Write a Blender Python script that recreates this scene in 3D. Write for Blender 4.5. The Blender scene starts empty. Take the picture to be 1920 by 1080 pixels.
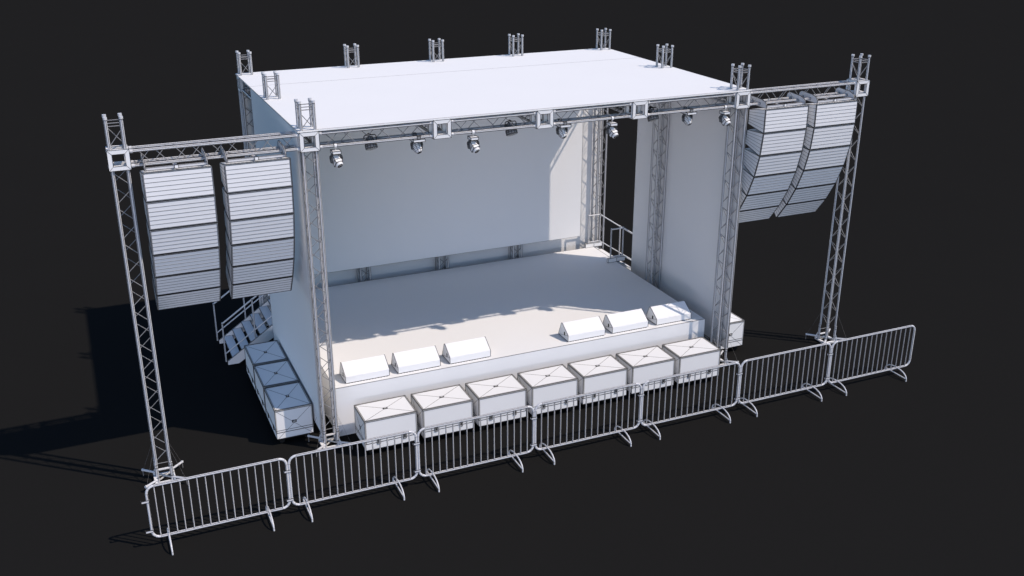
import bpy, math, random
from mathutils import Vector, Matrix, Euler
R = math.radians
S = bpy.context.scene
COL = S.collection

# ------------------------------------------------------------------ materials
def mat(name, col, rough=.6, spec=.3, var=.03, scale=3.0, bump=0.0, metallic=0.0):
    m = bpy.data.materials.new(name); m.use_nodes = True
    nt = m.node_tree; b = nt.nodes['Principled BSDF']
    tc = nt.nodes.new('ShaderNodeTexCoord')
    nz = nt.nodes.new('ShaderNodeTexNoise'); nz.inputs['Scale'].default_value = scale
    nz.inputs['Detail'].default_value = 4
    nt.links.new(tc.outputs['Object'], nz.inputs['Vector'])
    rp = nt.nodes.new('ShaderNodeValToRGB')
    rp.color_ramp.elements[0].position = .3; rp.color_ramp.elements[1].position = .7
    rp.color_ramp.elements[0].color = tuple(c * (1 - var) for c in col) + (1,)
    rp.color_ramp.elements[1].color = tuple(min(1, c * (1 + var)) for c in col) + (1,)
    nt.links.new(nz.outputs['Fac'], rp.inputs['Fac'])
    nt.links.new(rp.outputs['Color'], b.inputs['Base Color'])
    b.inputs['Roughness'].default_value = rough
    b.inputs['Specular IOR Level'].default_value = spec
    b.inputs['Metallic'].default_value = metallic
    if bump:
        bp = nt.nodes.new('ShaderNodeBump'); bp.inputs['Strength'].default_value = bump
        bp.inputs['Distance'].default_value = .01
        nt.links.new(nz.outputs['Fac'], bp.inputs['Height'])
        nt.links.new(bp.outputs['Normal'], b.inputs['Normal'])
    return m

WHITE = mat('white_panel', (.72, .72, .72), .75, .08, .006, .8)
METAL = mat('pale_truss_tube', (.53, .53, .54), .38, .45, .05, 8)
STEEL = mat('barrier_steel', (.54, .54, .555), .34, .5, .04, 9)
TRIM = mat('grey_edge_trim', (.42, .41, .39), .5, .3, .05, 6)
LINE = mat('dark_seam', (.035, .033, .032), .7, .1, .1, 5)
LINE2 = mat('grey_seam', (.16, .155, .15), .7, .1, .1, 5)
RODM = mat('brace_rod', (.20, .20, .205), .4, .35, .05, 8)
BLACK = mat('black_rubber', (.012, .012, .012), .7, .15, .1, 5)
LAMPG = mat('lamp_grey', (.20, .20, .205), .45, .3, .05, 20)
GROUND = mat('dark_ground', (.0122, .0120, .0116), .95, .0, .01, .4)
GRILLE = mat('white_grille', (.72, .72, .73), .7, .1, .015, 6)

# ------------------------------------------------------------------ mesh builder
def frame_of(d):
    d = d.normalized()
    up = Vector((0, 0, 1)) if abs(d.z) < .9 else Vector((1, 0, 0))
    if abs(d.z) >= .999: up = Vector((0, 1, 0))
    a = d.cross(up).normalized(); b = a.cross(d).normalized()
    return a, b

class MB:
    def __init__(s, M=None):
        s.v = []; s.f = []; s.mi = []; s.mats = []; s.sm = []; s.M = M or Matrix.Identity(4)
    def slot(s, m):
        if m not in s.mats: s.mats.append(m)
        return s.mats.index(m)
    def add(s, vs, fs, m, smooth=False):
        o = len(s.v); k = s.slot(m)
        s.v += [tuple(s.M @ Vector(p)) for p in vs]
        for f in fs: s.f.append([i + o for i in f]); s.mi.append(k); s.sm.append(smooth)
    def box(s, a, b, m=None, ln=0, lm=None):
        m = m or WHITE
        x0, y0, z0 = a; x1, y1, z1 = b
        V = [(x, y, z) for z in (z0, z1) for y in (y0, y1) for x in (x0, x1)]
        s.add(V, [(0, 2, 3, 1), (4, 5, 7, 6), (0, 1, 5, 4), (2, 6, 7, 3), (0, 4, 6, 2), (1, 3, 7, 5)], m)
        if ln:
            for e in ((0,1),(2,3),(4,5),(6,7),(0,2),(1,3),(4,6),(5,7),(0,4),(1,5),(2,6),(3,7)):
                s.line(V[e[0]], V[e[1]], ln, lm)
    def hexa(s, V, m=None, ln=0, lm=None):           # 8 verts ordered like box
        s.add(V, [(0, 2, 3, 1), (4, 5, 7, 6), (0, 1, 5, 4), (2, 6, 7, 3), (0, 4, 6, 2), (1, 3, 7, 5)], m or WHITE)
        if ln:
            for e in ((0,1),(2,3),(4,5),(6,7),(0,2),(1,3),(4,6),(5,7),(0,4),(1,5),(2,6),(3,7)):
                s.line(V[e[0]], V[e[1]], ln, lm)
    def line(s, p, q, r=.004, m=None, n=4):
        s.tube(p, q, r * 1.4, n, m or LINE, smooth=False)
    def tube(s, p, q, r, n=8, m=None, r2=None, smooth=True, cap=True, edges=0):
        p = Vector(p); q = Vector(q); a, b = frame_of(q - p); r2 = r if r2 is None else r2
        V = []
        for c, rr in ((p, r), (q, r2)):
            for i in range(n):
                t = 2 * math.pi * (i + .5) / n
                V.append(c + a * math.cos(t) * rr + b * math.sin(t) * rr)
        F = [(i, (i + 1) % n, n + (i + 1) % n, n + i) for i in range(n)]
        s.add(V, F, m or METAL, smooth)
        if cap: s.add(V, [tuple(reversed(range(n))), tuple(range(n, 2 * n))], m or METAL)
        if edges:
            for i in range(edges):
                t = 2 * math.pi * (i + .5) / edges
                o = a * math.cos(t) * r + b * math.sin(t) * r; o2 = a * math.cos(t) * r2 + b * math.sin(t) * r2
                s.tube(p + o, q + o2, .0044, 3, LINE, smooth=False, cap=False)
    def path(s, pts, r, n=8, m=None, closed=False):
        P = [Vector(p) for p in pts]; N = len(P); V = []
        ref = None
        for i in range(N):
            if closed: d = (P[(i + 1) % N] - P[i - 1])
            else: d = (P[min(i + 1, N - 1)] - P[max(i - 1, 0)])
            d.normalize()
            if ref is None: a, b = frame_of(d)
            else:
                a = (ref - d * ref.dot(d)).normalized(); b = d.cross(a) * -1
            ref = a; b = a.cross(d).normalized()
            for k in range(n):
                t = 2 * math.pi * (k + .5) / n
                V.append(P[i] + a * math.cos(t) * r + b * math.sin(t) * r)
        F = []
        for i in range(N if closed else N - 1):
            j = (i + 1) % N
            F += [(i * n + k, i * n + (k + 1) % n, j * n + (k + 1) % n, j * n + k) for k in range(n)]
        s.add(V, F, m or METAL, True)
        if not closed: s.add(V, [tuple(reversed(range(n))), tuple(range((N - 1) * n, N * n))], m or METAL)
    def ring(s, c, d, r, h, m=None, n=12):
        c = Vector(c); d = Vector(d).normalized()
        s.tube(c - d * h / 2, c + d * h / 2, r, n, m or LINE)
    def poly(s, pts, thick, axis, m=None, ln=0):      # planar outline extruded along axis
        P = [Vector(p) for p in pts]; d = Vector(axis) * thick; n = len(P)
        V = P + [p + d for p in P]
        F = [tuple(range(n)), tuple(reversed(range(n, 2 * n)))] + [(i, n + i, n + (i + 1) % n, (i + 1) % n) for i in range(n)]
        s.add(V, F, m or WHITE)
        if ln:
            for i in range(n):
                j = (i + 1) % n
                s.line(P[i], P[j], ln); s.line(P[i] + d, P[j] + d, ln)
    def build(s, name, parent=None):
        me = bpy.data.meshes.new(name)
        me.from_pydata(s.v, [], s.f)
        for m in s.mats: me.materials.append(m)
        me.polygons.foreach_set('material_index', s.mi)
        me.polygons.foreach_set('use_smooth', s.sm)
        me.update()
        import bmesh
        bm = bmesh.new(); bm.from_mesh(me); bmesh.ops.recalc_face_normals(bm, faces=bm.faces); bm.to_mesh(me); bm.free()
        o = bpy.data.objects.new(name, me); COL.objects.link(o)
        if parent: o.parent = parent
        return o

def tag(o, label, cat, group=None, kind=None):
    o['label'] = label; o['category'] = cat
    if group: o['group'] = group
    o['kind'] = kind or 'thing'
    return o
def empty(name, loc, label, cat, group=None, rz=0):
    o = bpy.data.objects.new(name, None); COL.objects.link(o)
    o.location = loc; o.rotation_euler = (0, 0, rz); o.empty_display_size = .1
    return tag(o, label, cat, group)
def copy_tree(o, parent=None):
    c = o.copy(); COL.objects.link(c); c.parent = parent
    for ch in [x for x in KIDS.get(o, [])]:
        copy_tree(ch, c)
    return c
KIDS = {}
def index(o):
    KIDS[o] = list(o.children)
    for c in o.children: index(c)
def dup(o, loc, label, rz=None):
    if o not in KIDS: index(o)
    c = copy_tree(o); c.location = loc; c['label'] = label
    if rz is not None: c.rotation_euler = (0, 0, rz)
    return c

# ------------------------------------------------------------------ dimensions
A, B, N1, D, MID = 4.5, 3.107, 2.066, 5.88, 2.94
H, HB, T = 6.091, .171, .12          # beam centre height, half block, half chord spacing
TR = .0245
ZT = 6.79
DZ = 1.063                            # deck height

# ------------------------------------------------------------------ ground
g = MB(); g.add([(-1500, -400, 0), (1500, -400, 0), (1500, 2600, 0), (-1500, 2600, 0)], [(0, 1, 2, 3)], GROUND)
go = g.build('ground'); tag(go, 'flat dark charcoal ground under the stage', 'ground', kind='structure')

# ------------------------------------------------------------------ truss pieces
def lattice(mb, p0, p1, off, step=.61, r=.0068, phase=0, faces=(0, 1, 2, 3)):
    """zigzag rods on the four faces of a box truss running p0->p1; off = list of 4 chord offsets in ring order"""
    p0 = Vector(p0); p1 = Vector(p1); L = (p1 - p0).length; d = (p1 - p0) / L
    n = max(1, round(L / (step / 2))); st = L / n; g_ = min(.044, st * .16)
    for k in faces:
        a = Vector(off[k]); b = Vector(off[(k + 1) % 4])
        for i in range(n):
            s0, s1 = (a, b) if (i + k + phase) % 2 == 0 else (b, a)
            q0 = p0 + d * (i * st + g_) + s0 * .97; q1 = p0 + d * ((i + 1) * st - g_) + s1 * .97
            mb.tube(q0, q1, r, 6, RODM, cap=False)

def frame_block(mb, c=(0, 0, 0), h=HB, w=.072, m=None):
    m = m or METAL
    x, y, z = c
    for sx in (-1, 1):
        for sy in (-1, 1):
            a = (x + sx * h, y + sy * h); b = (x + sx * (h - w), y + sy * (h - w))
            mb.box((min(a[0], b[0]), min(a[1], b[1]), z - h), (max(a[0], b[0]), max(a[1], b[1]), z + h), WHITE)
    e = .0
    for sz in (-1, 1):
        z0, z1 = sorted((z + sz * h, z + sz * (h - w)))
        for s_ in (-1, 1):
            y0, y1 = sorted((y + s_ * h, y + s_ * (h - w)))
            mb.box((x - h + w, y0, z0), (x + h - w, y1, z1), WHITE)
            x0, x1 = sorted((x + s_ * h, x + s_ * (h - w)))
            mb.box((x0, y - h + w, z0), (x1, y + h - w, z1), WHITE)
    i = h - w; r = .004
    for ax in range(3):
        for sg in (-1, 1):
            def P(u, v):
                p = [0, 0, 0]; p[ax] = sg * h; p[(ax + 1) % 3] = u; p[(ax + 2) % 3] = v
                return (x + p[0], y + p[1], z + p[2])
            for (u, v) in ((1, 1), (1, -1), (-1, -1), (-1, 1)):
                mb.line(P(u * i, v * i), P(u * h, v * h), r * .8, LINE2)
            q = [P(i, i), P(i, -i), P(-i, -i), P(-i, i)]
            Q = [P(h, h), P(h, -h), P(-h, -h), P(-h, h)]
            for k in range(4):
                mb.line(q[k], q[(k + 1) % 4], r * .9); mb.line(Q[k], Q[(k + 1) % 4], r * .8)

def tower(x, y, label, block=True, outrig=True):
    t = empty('truss_tower', (x, y, 0), label, 'truss tower', 'upright truss towers of the stage')
    for (sx, sy) in ((-1, -1), (1, -1), (1, 1), (-1, 1)):
        c = MB()
        c.tube((sx * T, sy * T, .42), (sx * T, sy * T, ZT - .05), TR, 12, METAL, edges=5)
        k = 1.06
        c.tube((sx * T * k, sy * T * k, .05), (sx * T * k, sy * T * k, .43), TR * 1.15, 12, METAL, edges=5)
        for z in (.16, .36, .42): c.ring((sx * T * k, sy * T * k, z), (0, 0, 1), TR * 1.32, .010)
        co = c.build('corner_tube', t)
        cp = MB()
        cp.tube((sx * T, sy * T, ZT - .04), (sx * T, sy * T, ZT), .033, 12, METAL)
        cp.ring((sx * T, sy * T, ZT - .045), (0, 0, 1), .030, .01)
        cp.build('tube_cap', co)
    off = [(-T, -T, 0), (T, -T, 0), (T, T, 0), (-T, T, 0)]
    l = MB()
    lattice(l, (0, 0, .45), (0, 0, H - HB), off)
    l.build('lattice_rods', t)
    l = MB(); lattice(l, (0, 0, H + HB), (0, 0, ZT - .15), off)
    for z in (ZT - .10, ZT - .15):
        for k in range(4):
            l.tube(Vector(off[k]) + Vector((0, 0, z)), Vector(off[(k + 1) % 4]) + Vector((0, 0, z)), .008, 6, RODM, cap=False)
    l.build('lattice_rods', t)
    if block:
        b = MB(); frame_block(b, (0, 0, H)); b.build('sleeve_block', t)
    bs = MB()
    w = .19
    bs.box((-w, -w, .03), (w, -w + .07, .06), WHITE, .003); bs.box((-w, w - .07, .03), (w, w, .06), WHITE, .003)
    bs.box((-w, -w + .07, .03), (-w + .07, w - .07, .06), WHITE, .003); bs.box((w - .07, -w + .07, .03), (w, w - .07, .06), WHITE, .003)
    bs.tube((-T, -T, .085), (T, T, .085), .016, 8, TRIM); bs.tube((-T, T, .10), (T, -T, .10), .016, 8, TRIM)
    bs.tube((-T, T, .17), (T, T, .17), .022, 10); bs.tube((-T, T, .30), (T, T, .30), .007, 8, RODM)
    for sx in (-1, 1):
        for sy in (-1, 1):
            bs.tube((sx * .15, sy * .15, 0), (sx * .15, sy * .15, .04), .03, 10, BLACK)
            bs.poly([(sx * .13, sy * .13, .06), (sx * .19, sy * .19, .06), (sx * .13, sy * .13, .28)], .008, (0, 1, 0), WHITE)
    bs.build('base_frame', t)
    if outrig:
        for sx in (-1, 1):
            for sy in (-1, 1):
                o = MB(); o.tube((sx * .14, sy * .14, .115), (sx * .36, sy * .32, .125), .021, 10)
                o.tube((sx * .352, sy * .314, 0), (sx * .352, sy * .314, .105), .009, 8, LINE2)
                o.ring((sx * .35, sy * .312, .125), (.22 * sx, .18 * sy, .01), .026, .03, METAL)
                o.tube((sx * .34, sy * .31, .13), (sx * .13, sy * .13, .75), .0018, 4, LINE2, cap=False)
                o.build('outrigger', t)
    return t

LW = ['leftmost outer truss tower carrying the free end of the left speaker beam',
      'front left corner truss tower between left speakers and roof edge',
      'front right corner truss tower between roof edge and right speakers',
      'rightmost outer truss tower carrying the free end of the right speaker beam']
for x, l in zip((-A - B, -A, A, A + B), LW): tower(x, 0, l)
tower(-A, MID, 'truss tower rising through the left edge of the white roof halfway back', outrig=False)
tower(A, MID, 'truss tower inside the right side wall halfway to the rear', outrig=False)
for x, l in zip((-A, -N1, 0, N1, A), ('rear left corner truss tower behind the left opening with the steps',
        'rear truss tower second from the left, behind the backdrop', 'rear truss tower in the middle of the back wall',
        'rear truss tower fourth from the left, behind the backdrop', 'rear right corner truss tower beside the right opening and handrails')):
    tower(x, D, l, outrig=False)

def beam(p, q, label, ends=True, posts=True):
    """box truss between two points at height H"""
    p = Vector((p[0], p[1], H)); q = Vector((q[0], q[1], H)); c = (p + q) / 2
    t = empty('truss_beam', c, label, 'truss beam', 'horizontal truss beams of the roof grid')
    d = (q - p).normalized(); s = Vector((-d.y, d.x, 0)); L = (q - p).length / 2
    for (a, b) in ((-1, -1), (1, -1), (1, 1), (-1, 1)):
        o = s * a * T + Vector((0, 0, b * T))
        m = MB(); m.tube(o - d * L, o + d * L, TR, 12, METAL, edges=5)
        for e in (-1, 1): m.ring(o + d * (L - .03) * e, d, TR * 1.25, .05, METAL)
        m.build('main_tube', t)
    off = [s * -T + Vector((0, 0, -T)), s * T + Vector((0, 0, -T)), s * T + Vector((0, 0, T)), s * -T + Vector((0, 0, T))]
    m = MB(); lattice(m, -d * (L - .06), d * (L - .06), off)
    m.build('lattice_rods', t)
    return t
beam((-A - B + HB, 0), (-A - HB, 0), 'left wing truss beam with two speaker columns hanging below')
beam((A + HB, 0), (A + B - HB, 0), 'right wing truss beam with two speaker columns hanging below')
xs = [-A, -N1, 0, N1, A]
fl = ['front roof truss beam bay nearest the left corner tower', 'front roof truss beam bay just left of the middle block',
      'front roof truss beam bay just right of the middle block', 'front roof truss beam bay nearest the right corner tower']
bl = ['rear roof truss beam bay at the left corner, behind the backdrop', 'rear roof truss beam bay left of centre, behind the backdrop',
      'rear roof truss beam bay right of centre, behind the backdrop', 'rear roof truss beam bay at the right corner, behind the backdrop']
for i in range(4):
    beam((xs[i] + HB, 0), (xs[i + 1] - HB, 0), fl[i])
    beam((xs[i] + HB, D), (xs[i + 1] - HB, D), bl[i])
for x, n in ((-A, 'left'), (A, 'right')):
    beam((x, HB), (x, MID - HB), f'{n} side roof truss beam, front bay along the {n} wall')
    beam((x, MID + HB), (x, D - HB), f'{n} side roof truss beam, rear bay above the {n} opening')
for x, n in ((-N1, 'left'), (0, 'middle'), (N1, 'right')):
    beam((x, HB), (x, D - HB), f'{n} cross truss beam running front to back under the roof')
for x, n in zip((-N1, 0, N1), ('square white sleeve block on the front beam, left of the three without a tower', 'square white sleeve block in the middle of the front beam',
        'square white sleeve block on the front beam, right of the three without a tower')):
    m = MB(); frame_block(m); o = m.build('sleeve_block'); o.location = (x, 0, H)
    tag(o, n, 'truss block', 'square sleeve blocks on the front beam')

# ------------------------------------------------------------------ roof and walls
SY = 4.36
rf = empty('roof_cover', (0, 0, 6.265), 'flat white roof cover with a seam near its rear edge', 'roof')
W = A + .192
for nm, y0, y1 in (('front_panel', -.13, SY - .004), ('rear_panel', SY + .004, D + .192)):
    m = MB(); m.box((-W, y0, 0), (W, y1, .022), WHITE)
    for x in (-W, W): m.line((x, y0, .022), (x, y1, .022), .003, LINE2)
    m.build(nm, rf)
m = MB(); m.box((-W + .003, SY - .0038, .002), (W - .003, SY + .0038, .0235), LINE2); m.build('seam_strip', rf)
m = MB()
m.box((-W, -.155, -.004), (W, -.1305, .0215), WHITE); m.line((-W, -.1305, .0225), (W, -.1305, .0225), .003, LINE2)
m.build('front_rim', rf)
for sx, n in ((-1, 'left'), (1, 'right')):
    m = MB(); x = sx * (A + .1735)
    m.box((min(x, x + sx * .014), -.10, .38), (max(x, x + sx * .014), 4.30, 6.262), WHITE, .003, LINE2)
    o = m.build('side_wall')
    tag(o, f'tall flat white {n} side wall hung outside the towers, ending before the rear opening', 'wall', 'flat side walls of the stage')
m = MB(); m.box((-A - .165, D + .1735, .38), (A + .165, D + .1875, 6.262), WHITE, .003, LINE2)
tag(m.build('back_wall'), 'flat white back wall behind the rear towers and the backdrop', 'wall')
m = MB(); m.box((-3.89, 5.715, 1.40), (3.89, 5.727, 5.955), WHITE, .003, LINE2)
tag(m.build('backdrop_screen'), 'large plain white backdrop screen hanging in front of the rear towers', 'backdrop')

# ------------------------------------------------------------------ stage platform
st = empty('stage_platform', (0, 2.96, 0), 'broad white stage platform with plain skirt below the roof', 'stage')
hx, y0, y1 = 4.27, .27 - 2.96, 5.645 - 2.96
m = MB(); m.box((-hx, y0, DZ - .06), (hx, y1, DZ), WHITE)
for a, b in (((-hx, y0), (hx, y0)), ((hx, y0), (hx, y1)), ((hx, y1), (-hx, y1)), ((-hx, y1), (-hx, y0))):
    m.line((*a, DZ), (*b, DZ), .004, LINE2)
m.build('deck', st)
m = MB(); m.box((-hx, y0, 0), (hx, y1, DZ - .06), WHITE)
m.build('skirt', st)

# ------------------------------------------------------------------ stairs and handrails
def stairs(sx, label):
    t = empty('stage_stairs', (sx * 4.28, 5.03, 0), label, 'stairs', 'steps at the rear openings')
    hw = .63
    sl = .69
    for sy in (-1, 1):
        y = sy * hw
        top = [(0, DZ - .02), (.09, DZ - .02), (1.47, .12), (1.47, .03), (1.22, .03), (0, DZ - .30)]
        m = MB(); m.poly([(sx * a, y - .012, b) for a, b in top], .024, (0, 1, 0), WHITE, .0035)
        m.build('stringer', t)
    for k in range(6):
        z = .97 - .153 * k; x1 = .25 + .222 * k
        m = MB(); a, b = sorted((sx * (x1 - .205), sx * x1))
        m.box((a, -hw + .013, z - .022), (b, hw - .013, z), WHITE, .0035)
        m.build('tread', t)
    for sy in (-1, 1):
        y = sy * hw
        m = MB()
        r = .017
        tz = lambda x: 1.955 - .675 * (x - .17)
        m.path([(sx * -.18, y, 1.955), (sx * .17, y, 1.955)], r, 8, METAL)
        m.path([(sx * .17, y, 1.955), (sx * 1.50, y, tz(1.50))], r, 8, METAL)
        m.path([(sx * -.18, y, 1.21), (sx * .17, y, 1.21)], r * .85, 8, METAL)
        m.path([(sx * .17, y, 1.21), (sx * 1.50, y, tz(1.50) - .745)], r * .85, 8, METAL)
        for x in (.17, .80, 1.50):
            m.line((sx * x - .02, y - r, tz(x) - .02), (sx * x + .02, y - r, tz(x) + .01), .004)
        hr = m.build('handrail', t)
        for x, zb in ((-.18, DZ + .04), (.17, DZ + .0), (.80, .56), (1.50, .12)):
            m = MB(); m.tube((sx * x, y, zb), (sx * x, y, (1.955 if x < .2 else tz(x)) + .025), r, 8, METAL, edges=3)
            m.build('rail_post', hr)
        m = MB(); a, b = sorted((sx * -.26, sx * .24))
        m.box((a, y - .03, DZ + .004), (b, y + .03, DZ + .11), WHITE, .0035)
        m.line(((a + b) / 2, y - .031, DZ + .004), ((a + b) / 2, y - .031, DZ + .11), .0035)
        m.build('rail_foot_box', hr)
    return t
stairs(-1, 'white open tread stairs with handrails down the left side of the stage')
stairs(1, 'stairs and handrails at the right opening, mostly hidden by the right wall')

# ------------------------------------------------------------------ floor monitors
def monitor(x, label):
    t = empty('floor_monitor', (x + .45, .39, DZ), label, 'floor monitor', 'wedge floor monitors along the stage front')
    w = .45; z0 = .014
    prof = [(0, z0), (0, .145), (.30, .335), (.335, .32), (.47, z0)]
    m = MB(); m.poly([(-w, a, b) for a, b in prof], 2 * w, (1, 0, 0), WHITE, .0042)
    for sx in (-1, 1): m.line((sx * (w + .001), .0, .145), (sx * (w + .001), .47, z0), .003, LINE2)
    m.build('cabinet', t)
    m = MB(); e = .012
    def S_(x_, u): return (x_, .30 * u, .145 + .19 * u)
    n = Vector((0, -.19, .30)).normalized() * .004
    P = [Vector(S_(-w + e, .03)), Vector(S_(w - e, .03)), Vector(S_(w - e, .97)), Vector(S_(-w + e, .97))]
    V = [tuple(p) for p in P] + [tuple(p + n) for p in P]
    m.add(V, [(4, 5, 6, 7), (0, 1, 5, 4), (1, 2, 6, 5), (2, 3, 7, 6), (3, 0, 4, 7)], GRILLE)
    m.build('front_grille', t)
    for sx in (-1, 1):
        m = MB(); x1 = sx * (w + .003); a, b = sorted((x1, x1 - sx * .01))
        m.box((a, .15, .09), (b, .20, .17), BLACK); m.build('recessed_handle', t)
    for sx in (-1, 1):
        m = MB(); a, b = sorted((sx * .43, sx * .35)); m.box((a, .02, 0), (b, .45, z0), BLACK); m.build('rubber_foot', t)
    m = MB(); m.box((-w + .02, -.002, .004), (w - .02, .01, .012), BLACK)
    for i in range(14): m.box((-w + .05 + i * .06, -.004, 0), (-w + .08 + i * .06, .0, .014), BLACK)
    m.build('base_strip', t)
MX = [(-4.02, 'leftmost wedge monitor, first of the left trio on the stage edge'), (-2.94, 'middle wedge monitor of the left trio on the stage edge'),
      (-1.83, 'right wedge monitor of the left trio on the stage edge'), (.87, 'left wedge monitor of the right trio on the stage edge'),
      (1.95, 'middle wedge monitor of the right trio on the stage edge'), (3.07, 'rightmost wedge monitor, partly in the shadow of the front tower')]
for x, l in MX: monitor(x, l)

# ------------------------------------------------------------------ flight cases
CW, CD, C0, C1 = 1.035, .72, .15, .775
def flight_case(loc, rz, label):
    t = empty('flight_case', loc, label, 'flight case', 'white flight cases around the stage', rz)
    hx, hy = CW / 2, CD / 2
    sm = C0 + .135
    m = MB(); m.box((-hx, -hy, sm + .004), (hx, hy, C1), WHITE)
    r = .0045
    # grey edge profiles
    e = .020
    for sx in (-1, 1):
        for sy in (-1, 1):
            x, y = sx * hx, sy * hy
            m.box((min(x + sx * .003, x - sx * e), min(y + sy * .003, y - sy * e), sm + .006), (max(x + sx * .003, x - sx * e), max(y + sy * .003, y - sy * e), C1 - e), TRIM)
            m.line((x + sx * .003, y + sy * .003, sm), (x + sx * .003, y + sy * .003, C1), r * .8)
            m.line((x - sx * e, y + sy * .003, sm), (x - sx * e, y + sy * .003, C1 - e), r * .6, LINE2)
    for sy in (-1, 1):
        y = sy * hy
        m.box((-hx - .003, min(y + sy * .003, y - sy * e), C1 - e), (hx + .003, max(y + sy * .003, y - sy * e), C1 + .003), TRIM)
        m.line((-hx, y + sy * .003, C1 + .003), (hx, y + sy * .003, C1 + .003), r * .8)
        m.line((-hx, y - sy * e, C1 + .003), (hx, y - sy * e, C1 + .003), r * .7)
        m.line((-hx, y + sy * .003, C1 - e - .004), (hx, y + sy * .003, C1 - e - .004), r * .8)
    for sx in (-1, 1):
        x = sx * hx
        m.box((min(x + sx * .003, x - sx * e), -hy + e, C1 - e), (max(x + sx * .003, x - sx * e), hy - e, C1 + .003), TRIM)
        m.line((x + sx * .003, -hy, C1 + .003), (x + sx * .003, hy, C1 + .003), r * .8)
        m.line((x - sx * e, -hy, C1 + .003), (x - sx * e, hy, C1 + .003), r * .7)
        m.line((x + sx * .003, -hy, C1 - e - .004), (x + sx * .003, hy, C1 - e - .004), r * .8)
    # crossed creases on the lid and on the ends
    for s_ in (-1, 1): m.line((-hx + e, -s_ * (hy - e), C1), (hx - e, s_ * (hy - e), C1), .0026)
    m.build('lid', t)
    b = MB(); b.box((-hx, -hy, C0), (hx, hy, sm - .004), WHITE, .004)
    b.box((-hx + .02, -hy + .02, C0 - .035), (hx - .02, hy - .02, C0 - .001), BLACK)
    for sx in (-1, 1):
        for s_ in (-1, 1):
            x = sx * (hx + .001)
    for z in (sm, sm + .045):
        for s_ in (-1, 1):
            b.line((-hx, s_ * (hy + .001), z), (hx, s_ * (hy + .001), z), .004); b.line((s_ * (hx + .001), -hy, z), (s_ * (hx + .001), hy, z), .004)
    for sx in (-1, 1):
        for s_ in (-1, 1): b.line((sx * hx, -s_ * (hy - e), C0), (sx * hx, s_ * (hy - e), C1 - e), .0026)
    b.build('body', t)
    def handle(name, c, u, v):       # small black plate with a grey grip
        c, u, v = Vector(c), Vector(u), Vector(v); n = u.cross(v).normalized()
        m = MB(); P = []
        for k in (0, .007):
            for a, b_ in ((-1, -1), (1, -1), (-1, 1), (1, 1)): P.append(c + u * a + v * b_ + n * k)
        m.hexa([tuple(p) for p in P], BLACK)
        P = []
        for k in (.007, .012):
            for a, b_ in ((-.55, -.45), (.55, -.45), (-.55, .45), (.55, .45)): P.append(c + u * a + v * b_ + n * k)
        m.hexa([tuple(p) for p in P], TRIM)
        m.build(name, t)
    handle('lid_handle', (0, 0, C1), (.046, 0, 0), (0, .030, 0))
    zc = (C0 + C1) / 2 + .02
    for sx in (-1, 1): handle('side_handle', (sx * hx, 0, zc), (0, sx * .045, 0), (0, 0, .027))
    for s_ in (-1, 1):
        for x in (-.26, .26):
            m = MB(); y = s_ * (hy + .002); y2 = y + s_ * .008
            a, c = sorted((y, y2))
            m.box((x - .030, a, sm - .035), (x + .030, c, sm + .052), TRIM, .0045)
            m.box((x - .014, min(y2, y2 + s_ * .006), sm - .010), (x + .014, max(y2, y2 + s_ * .006), sm + .04), BLACK)
            m.build('butterfly_latch', t)
    for sx in (-1, 1):
        for sy in (-1, 1):
            m = MB(); m.tube((sx * .40 - .02, sy * .25, .055), (sx * .40 + .02, sy * .25, .055), .055, 14, BLACK)
            m.box((sx * .40 - .035, sy * .25 - .03, .06), (sx * .40 + .035, sy * .25 + .03, C0 - .034), BLACK)
            m.build('caster', t)
    return t
c0 = flight_case((-3.98 + CW / 2, -.37, 0), 0, 'white flight case in front of the stage, leftmost of the row of seven')
rowl = ['second flight case from the left in the row of seven before the stage', 'third flight case from the left in the row of seven before the stage',
        'middle flight case of the row of seven before the stage', 'third flight case from the right in the row of seven before the stage',
        'second flight case from the right in the row of seven before the stage', 'white flight case in front of the stage, rightmost of the row of seven']
for i in range(1, 7): dup(c0, (-3.98 + CW / 2 + i * 1.163, -.37, 0), rowl[i - 1])
sl_ = ['nearest of the three flight cases beside the left wall, its end facing the barriers', 'middle one of the three flight cases beside the left wall',
       'farthest of the three flight cases beside the left wall, nearest the stairs']
for i in range(3): dup(c0, (-5.09, .38 + CW / 2 + i * 1.115, 0), sl_[i], -math.pi / 2)
dup(c0, (5.09, .38 + CW / 2, 0), 'lone flight case beside the right wall, half hidden by the front right tower', -math.pi / 2)

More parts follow.
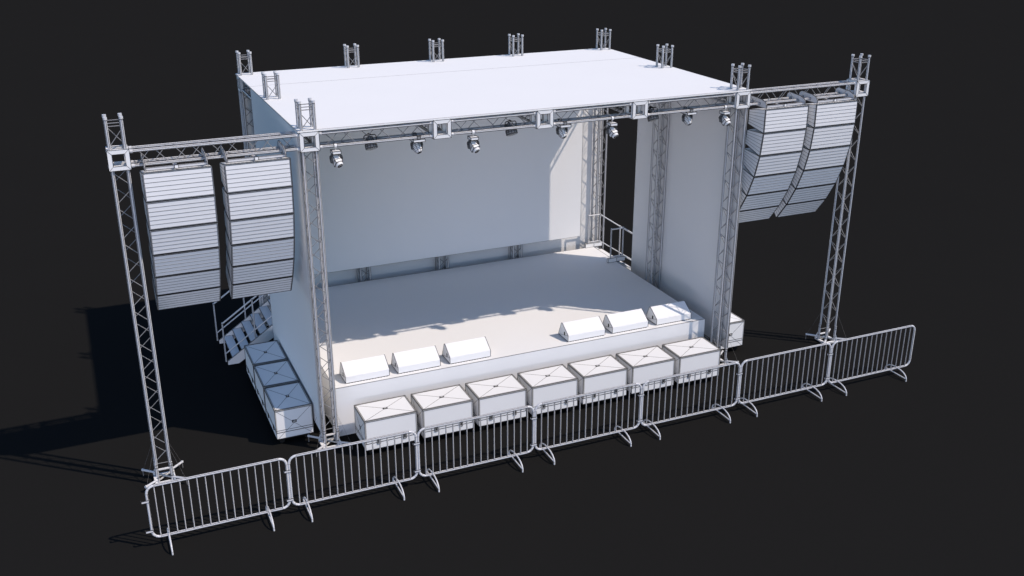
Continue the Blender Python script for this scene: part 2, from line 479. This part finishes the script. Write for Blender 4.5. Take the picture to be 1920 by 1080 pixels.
# ------------------------------------------------------------------ line arrays
def line_array(x0, label):
    w = .5515; xc = x0 + w
    t = empty('line_array', (xc, 0, 5.905), label, 'speaker column', 'hanging speaker columns')
    y, z = -.40, 0.0
    h, dpt, tp = .5, .54, R(9.5)
    for i, td in enumerate([0, 6.8, 15, 23, 30.5, 37.5]):
        a = R(td)
        M = Matrix.Translation((0, y, z)) @ Matrix.Rotation(a, 4, 'X')
        hb = dpt * math.tan(tp); g_ = .006
        m = MB(M)
        bz0, bz1 = -h + g_ + hb, -g_ - hb
        V = [(-w, 0, -h + g_), (w, 0, -h + g_), (-w, dpt, bz0), (w, dpt, bz0), (-w, 0, -g_), (w, 0, -g_), (-w, dpt, bz1), (w, dpt, bz1)]
        m.hexa(V, WHITE, .005)
        for k in range(1, 6):
            f = k / 6
            for sx in (-1, 1):
                m.line((sx * w, 0, (-h + g_) * (1 - f) - g_ * f), (sx * w, dpt, bz0 * (1 - f) + bz1 * f), .003, LINE2)
        m.box((-w + .01, .02, -h - .004), (w - .01, .06, -h + g_ - .001), TRIM)
        cb = m.build('speaker_cabinet', t)
        m = MB(M); e = .016
        m.box((-w + e, -.008, -h + g_ + e), (w - e, -.0005, -g_ - e), GRILLE, .0035)
        for k in range(1, 6):
            zz = -h + g_ + e + (h - 2 * g_ - 2 * e) * k / 6
            m.line((-w + e, -.008, zz), (w - e, -.008, zz), .0036, LINE2)
        m.build('front_grille', cb)
        y += h * math.sin(a); z -= h * math.cos(a)
    m = MB(); 
    for yy in (-.30, .22): m.box((-w + .06, yy - .018, .008), (w - .06, yy + .018, .05), METAL, .003)
    m.box((-.035, -.33, .005), (.035, .25, .012), METAL, .003); m.box((-.03, -.335, .005), (.03, -.318, .06), WHITE, .003)
    for k in range(16):
        xx = -w + .05 + k * (2 * w - .1) / 15
        m.box((xx - .012, -.385, -.008), (xx + .012, -.355, .004), TRIM)
    fr = m.build('flying_frame', t)
    for sx in (-1, 1):
        m = MB(); x1 = sx * .49
        pr = [(-.35, .006), (-.35, .075), (-.31, .125), (-.18, .165), (.17, .185), (.235, .15), (.26, .09), (.26, .006)]
        m.poly([(x1 - .008, a, b) for a, b in pr], .016, (1, 0, 0), METAL, .0035)
        for yy in (-T, T): m.ring((x1, yy, .066), (1, 0, 0), .031, .02, LINE)
        m.build('side_plate', fr)
    return t
line_array(-7.303, 'leftmost of the four hanging curved speaker columns, beside the outer left tower')
line_array(-6.005, 'inner left hanging speaker column, next to the left side wall')
line_array(4.90, 'inner right hanging speaker column, just right of the front right tower')
line_array(6.20, 'rightmost of the four hanging curved speaker columns, beside the outer right tower')

# ------------------------------------------------------------------ moving heads and pars
def lathe(mb, prof, M, m, n=16, edge=False):
    V = []
    for (r, z) in prof:
        for k in range(n):
            t = 2 * math.pi * k / n; V.append(M @ Vector((r * math.cos(t), r * math.sin(t), z)))
    F = []
    for i in range(len(prof) - 1):
        F += [(i * n + k, i * n + (k + 1) % n, (i + 1) * n + (k + 1) % n, (i + 1) * n + k) for k in range(n)]
    F += [tuple(reversed(range(n))), tuple(range((len(prof) - 1) * n, len(prof) * n))]
    mb.add(V, F, m, True)

def yoke(t, w, z0, z1, thick=.022, dep=.05, y=0.0):
    m = MB()
    for sx in (-1, 1):
        V = []
        pts = [(sx * w * .62, z0), (sx * w, z0 - .05), (sx * w * 1.04, (z0 + z1) / 2), (sx * w * .92, z1)]
        for i in range(3):
            (xa, za), (xb, zb) = pts[i], pts[i + 1]
            q = [(xa, y - dep / 2, za), (xa - sx * thick, y - dep / 2, za), (xa, y + dep / 2, za), (xa - sx * thick, y + dep / 2, za)]
            p = [(xb, y - dep / 2, zb), (xb - sx * thick, y - dep / 2, zb), (xb, y + dep / 2, zb), (xb - sx * thick, y + dep / 2, zb)]
            m.hexa(p + q, LAMPG, .0045)
    m.box((-w * .62, y - dep / 2, z0 - .018), (w * .62, y + dep / 2, z0), LAMPG, .004)
    m.build('yoke', t)

def spot(x, label):
    t = empty('spot_light', (x, -T, H - T), label, 'moving head light', 'narrow moving head lights clamped to the front beam')
    m = MB(); m.tube((-.028, 0, 0), (.028, 0, 0), .034, 12, WHITE)
    for s_ in (-1, 1): m.ring((s_ * .028, 0, 0), (1, 0, 0), .036, .006)
    m.tube((0, 0, -.03), (0, 0, -.085), .011, 8, TRIM); m.build('clamp', t)
    m = MB(); m.box((-.075, -.085, -.135), (.075, .085, -.085), WHITE, .0045); m.build('base_box', t)
    yoke(t, .105, -.14, -.30)
    M = Matrix.Translation((0, -.0, -.255)) @ Euler((R(-50), R(-6), R(16))).to_matrix().to_4x4()
    m = MB(M)
    # local -Z is the beam direction
    def sq(r0, z): return [(-r0, -r0, z), (r0, -r0, z), (-r0, r0, z), (r0, r0, z)]
    m.hexa(sq(.062, -.03) + sq(.048, .10), WHITE, .0045); m.hexa(sq(.066, -.09) + sq(.062, -.0301), WHITE, .0045)
    lathe(m, [(.066, -.09), (.066, -.125), (.058, -.14)], Matrix.Identity(4), WHITE)
    for k in range(3): m.box((-.04, -.04, .101 + k * .0), (.04, .04, .112), LAMPG)
    hd = m.build('lamp_head', t)
    m = MB(M); lathe(m, [(.052, -.137), (.050, -.1425)], Matrix.Identity(4), BLACK); lathe(m, [(.030, -.140), (.026, -.146)], Matrix.Identity(4), TRIM, 12)
    lathe(m, [(.022, -.142), (.018, -.149)], Matrix.Identity(4), BLACK, 12); m.build('lens', hd)
for x, l in ((-4.043, 'leftmost narrow spot head clamped under the front beam by the left corner tower'), (-1.451, 'second narrow spot head, just right of the left empty block'),
             (1.47, 'third narrow spot head, in front of the dark right opening'), (4.10, 'rightmost narrow spot head next to the front right tower')): spot(x, l)

def wash(x, label):
    t = empty('wash_light', (x, 0, H - T), label, 'moving head light', 'round moving head lights under the front beam')
    m = MB(); m.box((-.11, -.17, -.075), (.11, .17, -.03), WHITE, .0045); m.build('base_box', t)
    m = MB()
    for yy in (-T, T): m.box((-.03, yy - .03, -.029), (.03, yy + .03, .028), LAMPG, .004)
    m.build('clamp', t)
    yoke(t, .105, -.08, -.235)
    M = Matrix.Translation((0, -.0, -.205)) @ Euler((R(-38), 0, R(22))).to_matrix().to_4x4()
    m = MB(M); prof = [(.02, .11), (.055, .09), (.078, .05), (.084, 0), (.078, -.05), (.064, -.09), (.046, -.115)]
    lathe(m, prof, Matrix.Identity(4), WHITE)
    for z in (.05, .02, -.01, -.04, -.07):
        r = .085 if abs(z) < .03 else (.080 if abs(z) < .055 else .073)
        P = [(r * math.cos(2 * math.pi * k / 16), r * math.sin(2 * math.pi * k / 16), z) for k in range(16)]
        m.path(P, .0035, 4, LINE, closed=True)
    for k in range(8):
        c, s_ = math.cos(k * math.pi / 4), math.sin(k * math.pi / 4)
        for i in range(1, 6): m.line((prof[i][0] * c, prof[i][0] * s_, prof[i][1]), (prof[i + 1][0] * c, prof[i + 1][0] * s_, prof[i + 1][1]), .003)
    hd = m.build('lamp_head', t)
    m = MB(M); lathe(m, [(.046, -.112), (.042, -.121)], Matrix.Identity(4), BLACK); m.build('lens', hd)
for x, l in ((-2.51, 'left one of three round lamp heads, just left of the left empty block'), (.436, 'middle one of three round lamp heads, just right of the centre block'),
             (3.274, 'right one of three round lamp heads, in front of the right wall')): wash(x, l)

def par(x, label):
    t = empty('par_light', (x, .03, H - T), label, 'par light', 'dark par lights inside the front beam')
    m = MB(); w = .112
    m.path([(-w, 0, -.06), (-w, .0, .07), (-w + .02, 0, .095), (w - .02, 0, .095), (w, 0, .07), (w, 0, -.06)], .0095, 6, BLACK)
    m.build('bracket', t)
    m = MB(); m.box((-.02, .0, .09), (.02, T - .03 + .0, .11), BLACK); m.tube((-.02, T - .03, .0), (.02, T - .03, .0), .032, 10, BLACK)
    m.box((-.012, T - .045, .02), (.012, T - .015, .10), BLACK); m.build('clamp', t)
    M = Matrix.Translation((0, 0, -.04)) @ Euler((R(-28), 0, R(8))).to_matrix().to_4x4()
    m = MB(M); lathe(m, [(.045, .105), (.060, .10), (.068, .04), (.088, -.02), (.106, -.04), (.106, -.115), (.092, -.118)], Matrix.Identity(4), LAMPG, 20)
    for z, r in ((.04, .070), (-.04, .108), (-.075, .108), (-.112, .108)):
        m.path([(r * math.cos(2 * math.pi * k / 20), r * math.sin(2 * math.pi * k / 20), z) for k in range(20)], .005, 4, LINE, closed=True)
    for k in range(12):
        a = 2 * math.pi * k / 12; c, s_ = math.cos(a), math.sin(a)
        m.line((.061 * c, .061 * s_, .10), (.069 * c, .069 * s_, .04), .004); m.line((.069 * c, .069 * s_, .04), (.107 * c, .107 * s_, -.04), .004)
        m.line((.107 * c, .107 * s_, -.04), (.107 * c, .107 * s_, -.115), .004)
    cn = m.build('can', t)
    m = MB(M); lathe(m, [(.093, -.117), (.09, -.121)], Matrix.Identity(4), BLACK, 20)
    for k in range(6):
        a = math.pi * k / 6; c, s_ = math.cos(a) * .09, math.sin(a) * .09
        m.line((-c, -s_, -.123), (c, s_, -.123), .005, TRIM)
    m.path([(.045 * math.cos(2 * math.pi * k / 16), .045 * math.sin(2 * math.pi * k / 16), -.123) for k in range(16)], .005, 4, TRIM, closed=True)
    m.build('lens', cn)
for x, l in ((-3.37, 'left dark par light behind the front beam, between the first spot and round head'), (-.63, 'middle dark par light seen through the front beam left of centre block'),
             (2.46, 'right dark par light beside the right empty block of the front beam')): par(x, l)

# ------------------------------------------------------------------ crowd barriers
def barrier():
    t = empty('crowd_barrier', (0, -2.08, 0), '', 'crowd barrier', 'steel crowd barriers in a row')
    hw, zb, zt, cr, r = 1.138, .19, 1.165, .13, .0215
    P = []
    for cx, cz, a0 in ((hw - cr, zt - cr, 0), (-hw + cr, zt - cr, 90), (-hw + cr, zb + cr, 180), (hw - cr, zb + cr, 270)):
        for k in range(7):
            a = R(a0 + 15 * k); P.append((cx + cr * math.cos(a), 0, cz + cr * math.sin(a)))
    m = MB(); m.path(P, r, 12, STEEL, closed=True)
    rings = []
    for cx, cz, a0 in ((hw - cr, zt - cr, 0), (-hw + cr, zt - cr, 90), (-hw + cr, zb + cr, 180), (hw - cr, zb + cr, 270)):
        for k in (0, 3, 6):
            a = R(a0 + 15 * k); d = (-math.sin(a), 0, math.cos(a))
            m.ring((cx + cr * math.cos(a), 0, cz + cr * math.sin(a)), d, r + .0012, .005, LINE2)
    for yy in (-1, 1):
        m.line((-hw + cr, yy * r * .72, zt + r * .72), (hw - cr, yy * r * .72, zt + r * .72), .003, LINE)
        m.line((-hw + cr, yy * r * .72, zb + r * .72), (hw - cr, yy * r * .72, zb + r * .72), .003, LINE)
    for sx in (-1, 1):
        for yy in (-1, 1): m.line((sx * (hw - r * .72), yy * r * .72, zb + cr), (sx * (hw - r * .72), yy * r * .72, zt - cr), .003)
    m.build('frame', t)
    bm = None
    for i in range(16):
        x = -1.0125 + i * .135
        if bm is None:
            m = MB(); m.tube((0, 0, zb + .01), (0, 0, zt - .01), .0095, 8, STEEL, cap=False, edges=3)
            b = m.build('upright_bar', t); bm = b
            b.location = (x, 0, 0)
        else:
            b = bm.copy(); COL.objects.link(b); b.parent = t; b.location = (x, 0, 0)
    for x in (-.885, .775):
        m = MB(); hy = .325; fr = .014
        P = [(x, -hy, .0), (x, -hy, .06), (x, -hy + .03, .115), (x, -hy + .10, .165), (x, -.12, .195), (x, 0, .203), (x, .12, .195), (x, hy - .10, .165), (x, hy - .03, .115), (x, hy, .06), (x, hy, 0)]
        m.path(P, fr, 8, STEEL); m.tube((x, -hy, .055), (x, hy, .055), fr * .9, 8, STEEL)
        for yy in (-hy, hy): m.ring((x, yy, .05), (0, 0, 1), fr + .001, .006, LINE2)
        m.build('foot', t)
    for z, dn in ((.905, 1), (.335, -1)):
        m = MB(); m.box((-hw - .095, -.030, z - .018), (-hw + .02, -.0235, z + .018), STEEL, .0025)
        m.box((-hw - .1015, -.030, z - .018), (-hw - .095, .012, z + .018), STEEL, .0025)
        m.ring((-hw, 0, z), (0, 0, 1), r + .004, .04, STEEL); m.ring((-hw, 0, z + .022), (0, 0, 1), r + .002, .005, LINE2)
        m.build('hook', t)
    m = MB(); m.ring((hw, 0, .36), (0, 0, 1), r + .0035, .014, STEEL); m.ring((hw, 0, .369), (0, 0, 1), r + .002, .005, LINE2); m.ring((hw, 0, .351), (0, 0, 1), r + .002, .005, LINE2)
    m.build('hook_ring', t)
    return t
bl_ = ['leftmost crowd barrier, with free hooks, in front of the outer left tower', 'second crowd barrier from the left, in front of the left corner tower',
       'third crowd barrier from the left, before the first flight cases', 'middle crowd barrier of the row of seven', 'third crowd barrier from the right, before the rightmost flight cases',
       'second crowd barrier from the right, on bare ground beyond the stage', 'rightmost crowd barrier, ending the row past the outer right tower']
b0 = barrier(); index(b0); b0.location = (-6.865, -2.08, 0); b0['label'] = bl_[0]
for i in range(1, 7): dup(b0, (-6.865 + 2.319 * i, -2.08, 0), bl_[i])

# ------------------------------------------------------------------ light, sky, camera
sun_dir = Vector((.773, -.634, 1.25)).normalized()         # towards the sun
sl = bpy.data.lights.new('sun', 'SUN'); sl.energy = 3.6; sl.angle = R(.7); sl.color = (1, .87, .75)
so = bpy.data.objects.new('sun', sl); COL.objects.link(so)
so.rotation_euler = sun_dir.to_track_quat('Z', 'Y').to_euler()
w = bpy.data.worlds.new('World'); S.world = w; w.use_nodes = True
nt = w.node_tree; bg = nt.nodes['Background']
sk = nt.nodes.new('ShaderNodeTexSky'); sk.sky_type = 'NISHITA'; sk.sun_disc = False; sk.ozone_density = 4; sk.dust_density = .3
sk.sun_elevation = math.asin(sun_dir.z); sk.sun_rotation = math.atan2(sun_dir.x, sun_dir.y)
nt.links.new(sk.outputs['Color'], bg.inputs['Color']); bg.inputs['Strength'].default_value = .15

fl_ = bpy.data.lights.new('soft_fill', 'AREA'); fl_.shape = 'RECTANGLE'; fl_.size = 26; fl_.size_y = 5; fl_.energy = 3500; fl_.color = (.82, .81, .98)
fo = bpy.data.objects.new('soft_fill', fl_); COL.objects.link(fo); fo.location = (-18, -30, 2.6)
fo.rotation_euler = (Vector((-18, -30, 2.6)) - Vector((0, 1, 2))).to_track_quat('Z', 'Y').to_euler()

cd = bpy.data.cameras.new('camera'); cam = bpy.data.objects.new('camera', cd); COL.objects.link(cam)
cam.location = (-8.2728, -17.4861, 10.2805)
cam.rotation_euler = Euler((1.19258934, 0.00052655, -0.41296375), 'XYZ')
cd.sensor_width = 36; cd.lens = 1922.24752 / 1920 * 36
cd.clip_end = 5000; cd.clip_start = .1
S.camera = cam
S.view_settings.view_transform = 'Standard'; S.view_settings.look = 'None'
S.view_settings.exposure = .12; S.view_settings.gamma = 1; S.view_settings.use_curve_mapping = False
S.cycles.max_bounces = 8; S.cycles.diffuse_bounces = 4
S.render.film_transparent = False
